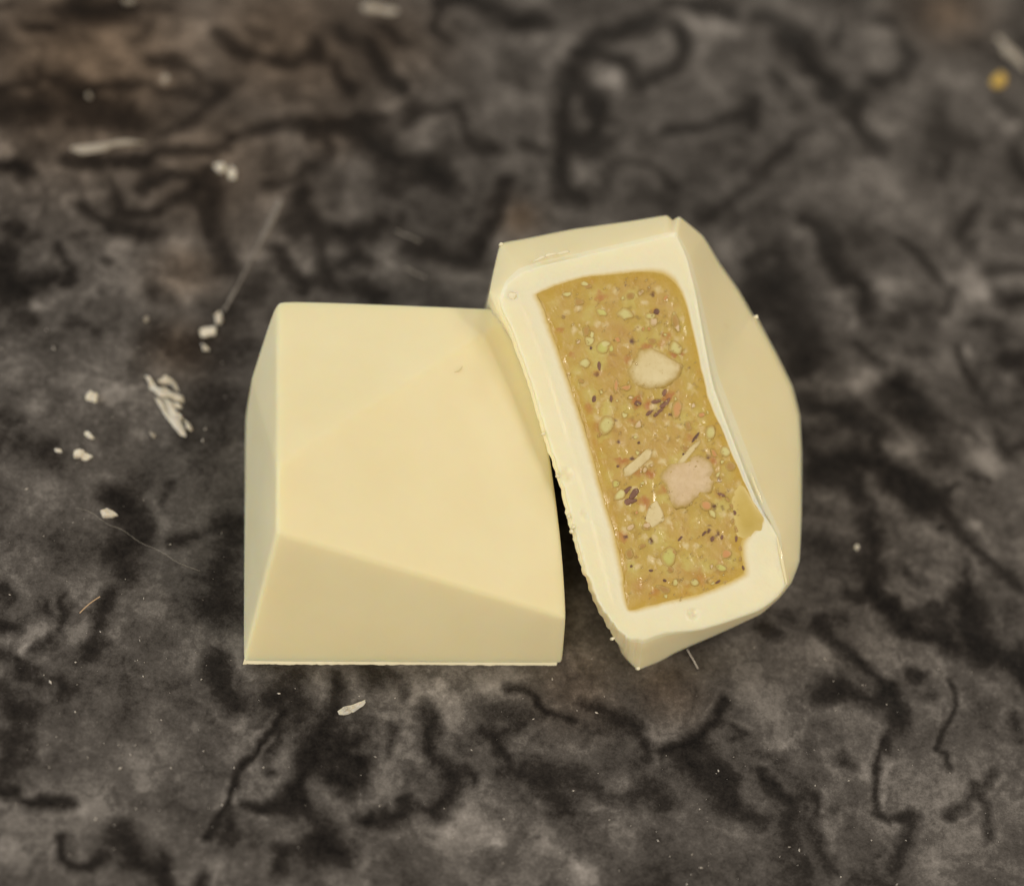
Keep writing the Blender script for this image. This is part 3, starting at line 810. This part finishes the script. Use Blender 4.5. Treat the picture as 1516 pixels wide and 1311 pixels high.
    for k in range(80):
        y = rng.uniform(418, 885)
        xl = np.interp(y, [437, 555, 720, 885], [808, 850, 900, 936]); xr = np.interp(y, [415, 530, 668, 735, 850], [985, 1022, 1068, 1086, 1080])
        if y < 440: xl = np.interp(y, [410, 437], [895, 818])
        if y > 865: xr = np.interp(y, [865, 890], [1050, 975])
        x = rng.uniform(xl, xr)
        if math.hypot(x - 968, y - 546) < 46 or math.hypot(x - 1018, y - 715) < 46: continue
        q = rng.random()
        mt, nm = ((M_PALEPIST, 'pistachio_piece') if q < .38 else (M_BROWN, 'brown_piece') if q < .62 else (M_ORANGE, 'orange_piece') if q < .70 else (M_ALMOND, 'nut_shard') if q < .9 else (M_PIST, 'pistachio_piece'))
        r = 2.2 + rng.expovariate(.5)
        r = min(r, 7)
        add(nm, oval(x, y, r * rng.uniform(.8, 1.8), r, rng.uniform(0, 180), 8, 600 + k, .5), .003 + .0010 * r, mt, 600 + k, nring=16, jitter=.22)
    # smear dragged over the shell by the knife
    sm = lump('filling_smear', [(1092,716),(1100,716),(1112,732),(1124,750),(1136,768),(1142,782),(1126,798),(1102,804),(1092,792),(1088,766),(1084,740)], .006, M_SMEAR, ROOT, FACE, 95, nring=44, jitter=.10, embed=True, rough=.002, rings_rim=(1, 1, .8, .45, .15, 0, 0))
    for k, (x, y, rx, ry, a) in enumerate([(800,382,12,2,-22),(816,377,10,2.4,-15),(834,374,9,2,-12),(758,437,9,5,10)]):
        lump('scuff', oval(x, y, rx, ry, a, 9, 700 + k, .35), .016, M_LIP, SHELL, FACE, 700 + k, nring=14, jitter=.15, embed=True)
    for k, (x, y) in enumerate([(805, 642), (826, 705), (846, 786), (849, 780), (842, 764), (907, 945), (944, 989), (742, 362), (1120, 469)]):
        lump('burr', oval(x, y, 3.2, 2.4, 30 * k, 7, 200 + k, .3), .02, M_LIP, SHELL, FACE, 200 + k, nring=10, jitter=.1, base=-.04)
    for k, (pts, r0) in enumerate([([(1150,793),(1156,820),(1161,845),(1165,864)], .0105), ([(1112,700),(1120,722),(1129,744)], .0075)]):
        q = resample(np.array([FACE.at(x, y, 0.002) for x, y in pts]), 26, closed=False)
        V, F = [], []
        for i in range(len(q)):
            d = q[min(i + 1, len(q) - 1)] - q[max(i - 1, 0)]; d /= np.linalg.norm(d)
            e1 = np.cross(d, FACE.n); e1 /= np.linalg.norm(e1)
            rr = r0 * math.sin(math.pi * (i + .6) / (len(q) + .2)) ** .5
            for j in range(10):
                t = 2 * math.pi * j / 10
                V.append(q[i] + (e1 * math.cos(t) * 1.3 + FACE.n * math.sin(t)) * rr)
                if i: F.append(((i - 1) * 10 + j, (i - 1) * 10 + (j + 1) % 10, i * 10 + (j + 1) % 10, i * 10 + j))
        link_mesh('glint_strip', V, F, M_GLINT, SHELL)  # glossy strip added on the rim to stand in for its lamp highlight
    # fine gritty glints: countless, one part
    rng = random.Random(8)
    V, F = [], []
    spots = []
    for _ in range(300):
        t = rng.random()
        y = rng.uniform(412, 895)
        xl = np.interp(y, [437, 555, 720, 885], [805, 845, 895, 932]); xr = np.interp(y, [415, 530, 668, 735, 850], [990, 1028, 1076, 1096, 1086])
        if y < 440: xl = np.interp(y, [410, 437], [890, 812])
        x = xl + (xr - xl) * (rng.random() ** 0.7)
        if y > 870 and x > 1050: continue
        spots.append((x, y))
    for (x, y) in spots:
        r = rng.uniform(.5, 2.0) * SPAN / W_PX
        c = FACE.at(x, y, 0.004)
        k = len(V)
        e1 = RIGHT * r; e2 = np.cross(FACE.n, RIGHT) * r * rng.uniform(.6, 1.3)
        V += [c + e1, c + e2, c - e1, c - e2, c + FACE.n * r * 1.1, c - FACE.n * r * 1.5]
        for a, b in ((0, 1), (1, 2), (2, 3), (3, 0)):
            F += [(k + a, k + b, k + 4), (k + b, k + a, k + 5)]
    g = link_mesh('nut_grit', V, F, M_GRIT, FILL, True)
    g['kind'] = 'stuff'
inclusions()

# ------------------------------------------------------------------ crumbs, flakes and lint on the stone
def single(name, outline, h, mat, label, cat, seed, group=None, **kw):
    c = np.mean([at(*p) for p in outline], axis=0)
    o = lump(name, outline, h * .7, mat, None, TABLE, seed, **kw)
    me = o.data
    v = np.zeros(len(me.vertices) * 3, np.float32)
    me.vertices.foreach_get('co', v)
    v = v.reshape(-1, 3) - (c * S).astype(np.float32)
    v[:, 2] -= v[:, 2].min() - 0.00001
    me.vertices.foreach_set('co', v.ravel())
    me.update()
    o.location = Vector(tuple(c * S))
    tag(o, label, cat, group)
    return o

G = 'white chocolate crumbs scattered on the marble'
CR = [
 ('chocolate_crumb', oval(137, 589, 9, 8, 20, seed=1), .05, 'white crumb left of the large flaky shaving, upper of two alike', 'crumb'),
 ('chocolate_crumb', oval(121, 676, 10, 8, 0, seed=2), .05, 'white crumb below and left of the flaky shaving, lower of two alike', 'crumb'),
 ('chocolate_crumb', [(146,757),(156,754),(168,757),(174,764),(164,766),(150,767)], .05, 'curved white crumb lying on a black vein left of the smooth half', 'crumb'),
 ('chocolate_crumb', [(124,642),(131,641),(138,650),(131,650)], .03, 'tiny pointed crumb just above the lower left white crumb', 'crumb'),
 ('chocolate_crumb', oval(88, 668, 5, 2.6, 15, seed=5), .02, 'tiny thin crumb left of the lower white crumb', 'crumb'),
 ('chocolate_crumb', oval(226, 644, 5, 3, 20, seed=6), .02, 'faint small crumb below the flaky shaving', 'crumb'),
 ('chocolate_crumb', [(316,466),(326,460),(331,470),(328,482),(316,480)], .05, 'bright crumb at the foot of the long pale scrape', 'crumb'),
 ('chocolate_crumb', [(296,492),(308,486),(321,490),(318,498),(300,499)], .03, 'ragged flat crumb under the bright crumb by the scrape', 'crumb'),
 ('chocolate_crumb', [(298,511),(306,512),(310,519),(300,518)], .03, 'smallest crumb below the scrape, above the flaky shaving', 'crumb'),
 ('chocolate_crumb', oval(216, 474, 4, 4, 0, seed=9), .02, 'small faint crumb left of the scrape crumbs', 'crumb'),
 ('chocolate_crumb', oval(325, 248, 8, 6, 20, seed=10), .04, 'blurred white crumb beside its twin above the scrape, the left one', 'crumb'),
 ('chocolate_crumb', oval(344, 256, 6, 9, -30, seed=11), .04, 'blurred white crumb beside its twin above the scrape, the right one', 'crumb'),
 ('chocolate_crumb', oval(132, 143, 3, 3, 0, seed=12), .03, 'tiny dim blurred crumb on a dark patch above the long blurred sliver', 'crumb'),
 ('chocolate_crumb', oval(190, 2, 9, 4, 0, seed=13), .04, 'dim blurred crumb at the top edge toward the left corner', 'crumb'),
 ('chocolate_crumb', oval(245, 118, 7, 6, 30, seed=14), .015, 'dim blurred crumb in a stone ring near the top left', 'crumb'),
 ('chocolate_sliver', [(100,222),(112,218),(150,214),(195,206),(211,203),(214,211),(200,215),(150,224),(105,231)], .03, 'long blurred white sliver on the brownish stone at upper left', 'shaving'),
 ('chocolate_sliver', [(540,12),(555,8),(580,9),(584,15),(575,20),(545,21)], .03, 'short blurred pale sliver at the top edge of the marble', 'shaving'),
 ('chocolate_sliver', [(1472,56),(1480,55),(1500,72),(1514,92),(1508,95),(1490,82)], .02, 'blurred whitish sliver at upper right above the yellow crumb', 'shaving'),
 ('chocolate_crumb', oval(1268, 810, 4, 4, 0, seed=18), .02, 'tiny speck of crumb right of the cut half', 'crumb'),
]
for k, (nm, ol, h, lab, cat) in enumerate(CR):
    single(nm, ol, h, M_DIM if (nm == 'chocolate_sliver' or 'dim' in lab or 'faint' in lab) else M_CRUMB, lab, cat, 300 + k, G, nring=15, jitter=.42, smooth=0, shade=False, shard=True)
single('yellow_crumb', oval(1478, 121, 11.5, 10.5, 0, seed=3, irr=.18), .06, M_YELLOW, 'small round golden yellow crumb near the upper right corner', 'crumb', 350, nring=20)

def flaky(name, label, cat, flakes, seed):
    allp = np.array([at(x, y) for f in flakes for x, y in f[0]])
    c = allp.mean(0)
    root = empty(name, (c[0], c[1], 0))
    tag(root, label, cat)
    for k, (ol, h, z) in enumerate(flakes):
        P = TablePlane()
        o = lump('flake', ol, h, M_CRUMB, root, P, seed + k, nring=20, jitter=.20, smooth=0, base=0.0005 + z, shade=False, shard=True)
    return root

flaky('chocolate_shaving', 'large flaky white shaving in several pieces left of the smooth half', 'shaving', [
 ([(215,558),(221,559),(228,568),(233,576),(229,579),(221,574)], .05, 0),
 ([(234,566),(244,560),(256,562),(263,570),(266,580),(260,578),(252,570),(240,570)], .05, 0),
 ([(228,574),(240,573),(256,580),(270,590),(272,598),(262,596),(250,592),(236,588),(230,582)], .06, 0),
 ([(236,592),(244,594),(254,606),(266,628),(276,648),(270,645),(258,632),(246,616),(238,604)], .035, 0),
 ([(246,596),(256,600),(264,616),(272,634),(279,650),(274,644),(264,628),(254,612)], .04, .012),
 ([(230,590),(240,596),(248,610),(254,622),(246,616),(236,602)], .03, .004),
 ([(250,592),(264,598),(272,606),(264,608),(254,604)], .05, 0.02),
 ([(226,570),(240,580),(256,588),(250,591),(236,586),(226,578)], .03, .03),
 ([(240,578),(256,584),(268,592),(260,592),(246,586)], .03, .05),
 ([(272,622),(280,626),(288,638),(283,641),(276,634)], .04, 0),
 ([(258,604),(266,612),(272,624),(266,622),(260,614)], .04, 0),
 ([(262,618),(270,628),(276,644),(268,638),(260,628)], .03, 0.02),
 ([(250,565),(262,572),(268,584),(262,580),(254,572)], .03, 0.03)], 400)
flaky('chocolate_flake', 'thin ridged white flake lying in front of the smooth half', 'flake', [
 ([(502,1052),(508,1047),(520,1044),(530,1040),(540,1035),(541,1041),(530,1048),(516,1056),(506,1059)], .020, 0),
 ([(506,1050),(516,1046),(526,1043),(522,1047),(510,1053)], .018, .018),
 ([(518,1053),(530,1046),(540,1040),(536,1046),(524,1054)], .014, .018),
 ([(504,1055),(512,1054),(518,1054),(510,1058)], .012, .018)], 430)

def fibre(name, pts, r, mat, label, cat, seed, parts=()):
    P = resample(chaikin_open(np.array([at(x, y) for x, y in pts]), 2), 30, closed=False)
    P[:, 2] = r * S ** 0 + 0.004 + 0.012 * np.abs(vnoise(P, 6, seed))
    V, F = [], []
    n = 5
    for i in range(len(P)):
        d = P[min(i + 1, len(P) - 1)] - P[max(i - 1, 0)]
        d /= np.linalg.norm(d)
        e1 = np.cross(d, [0, 0, 1]); e1 /= np.linalg.norm(e1); e2 = np.cross(e1, d)
        for k in range(n):
            a = 2 * math.pi * k / n
            V.append(P[i] + (e1 * math.cos(a) + e2 * math.sin(a)) * r)
            if i:
                F.append(((i - 1) * n + k, (i - 1) * n + (k + 1) % n, i * n + (k + 1) % n, i * n + k))
    o = link_mesh(name, V, F, mat, None)
    tag(o, label, cat)
    return o

def chaikin_open(p, it):
    for _ in range(it):
        q = [p[0]]
        for i in range(len(p) - 1):
            q += [p[i] * .75 + p[i + 1] * .25, p[i] * .25 + p[i + 1] * .75]
        p = np.array(q + [p[-1]])
    return p

fibre('lint_fibre', [(1017, 962), (1021, 970), (1026, 978), (1030, 985), (1033, 990)], .0045, M_FIBRE, 'short pale lint thread under the bottom edge of the cut half', 'lint', 1)
fibre('orange_fibre', [(118, 908), (132, 895), (148, 884)], .0045, M_FIBRE_O, 'short orange brown fibre on the marble at the left', 'lint', 2)
fibre('fine_hair', [(112, 753), (134, 757), (160, 778), (180, 783), (208, 805), (236, 814), (262, 834), (296, 846)], .0011, M_DIM, 'fine long hair crossing the marble under the curved crumb', 'lint', 3)
fibre('fine_hair', [(586, 343), (604, 351), (622, 359)], .003, M_FIBRE, 'short faint hair above the smooth half, upper of two', 'lint', 4)
fibre('fine_hair', [(600, 398), (614, 405), (630, 412)], .003, M_FIBRE, 'short faint hair above the smooth half, lower of two', 'lint', 5)

# long scrape of chocolate on the stone
def scrape():
    pts = [(418, 296), (402, 332), (378, 375), (352, 425), (332, 462)]
    w = [7, 7, 2.6, 2.0, 3.0]
    q = resample(np.c_[pts, w], 60, closed=False)
    rng = random.Random(3)
    V, F = [], []
    for i, (x, y, ww) in enumerate(q):
        ww *= rng.uniform(.35, 1.15)
        fade = 1.0
        a = at(x + ww * .3, y + ww * .1); b = at(x - ww * 1.1, y - ww * .4)
        V += [a + [0, 0, .002], a + [0, 0, .010], b + [0, 0, .006], b + [0, 0, .002]]
        if i:
            k = 4 * i
            for s in range(3): F.append((k - 4 + s, k + s, k + s + 1, k - 3 + s))
    m = chocolate_material('scrape_film', (0.15, 0.132, 0.112, 1), (0.30, 0.265, 0.225, 1), sss=0.0, rough=0.5, bump=.6)
    o = link_mesh('chocolate_scrape', V, F, m, None)
    tag(o, 'long thin pale scrape line running down the marble above the flaky shaving', 'scrape')
scrape()

def dust():
    rng = random.Random(21)
    V, F = [], []
    k0 = SPAN / W_PX
    for _ in range(360):
        if rng.random() < .55: x, y = rng.uniform(0, 1516), rng.uniform(960, 1311)
        elif rng.random() < .7: x, y = rng.uniform(0, 340), rng.uniform(480, 1311)
        else: x, y = rng.uniform(0, 1516), rng.uniform(0, 1311)
        r = min(0.25 + rng.expovariate(2.8), 1.7) * k0
        c = at(x, y, 0.0)
        a = rng.uniform(0, math.pi)
        e1 = np.array([math.cos(a), math.sin(a), 0]) * r * rng.uniform(1, 2.2)
        e2 = np.array([-math.sin(a), math.cos(a), 0]) * r * rng.uniform(.5, 1)
        k = len(V)
        z = np.array([0, 0, 1.0])
        V += [c + e1 + z * .001, c + e2 + z * .001, c - e1 + z * .001, c - e2 + z * .001, c + z * (r * .9 + .002)]
        for p, q in ((0, 1), (1, 2), (2, 3), (3, 0)): F.append((k + p, k + q, k + 4))
    o = link_mesh('chocolate_dust', V, F, M_FIBRE, None, False)
    tag(o, 'fine pale dust specks strewn over the marble', 'dust', kind='stuff')
dust()
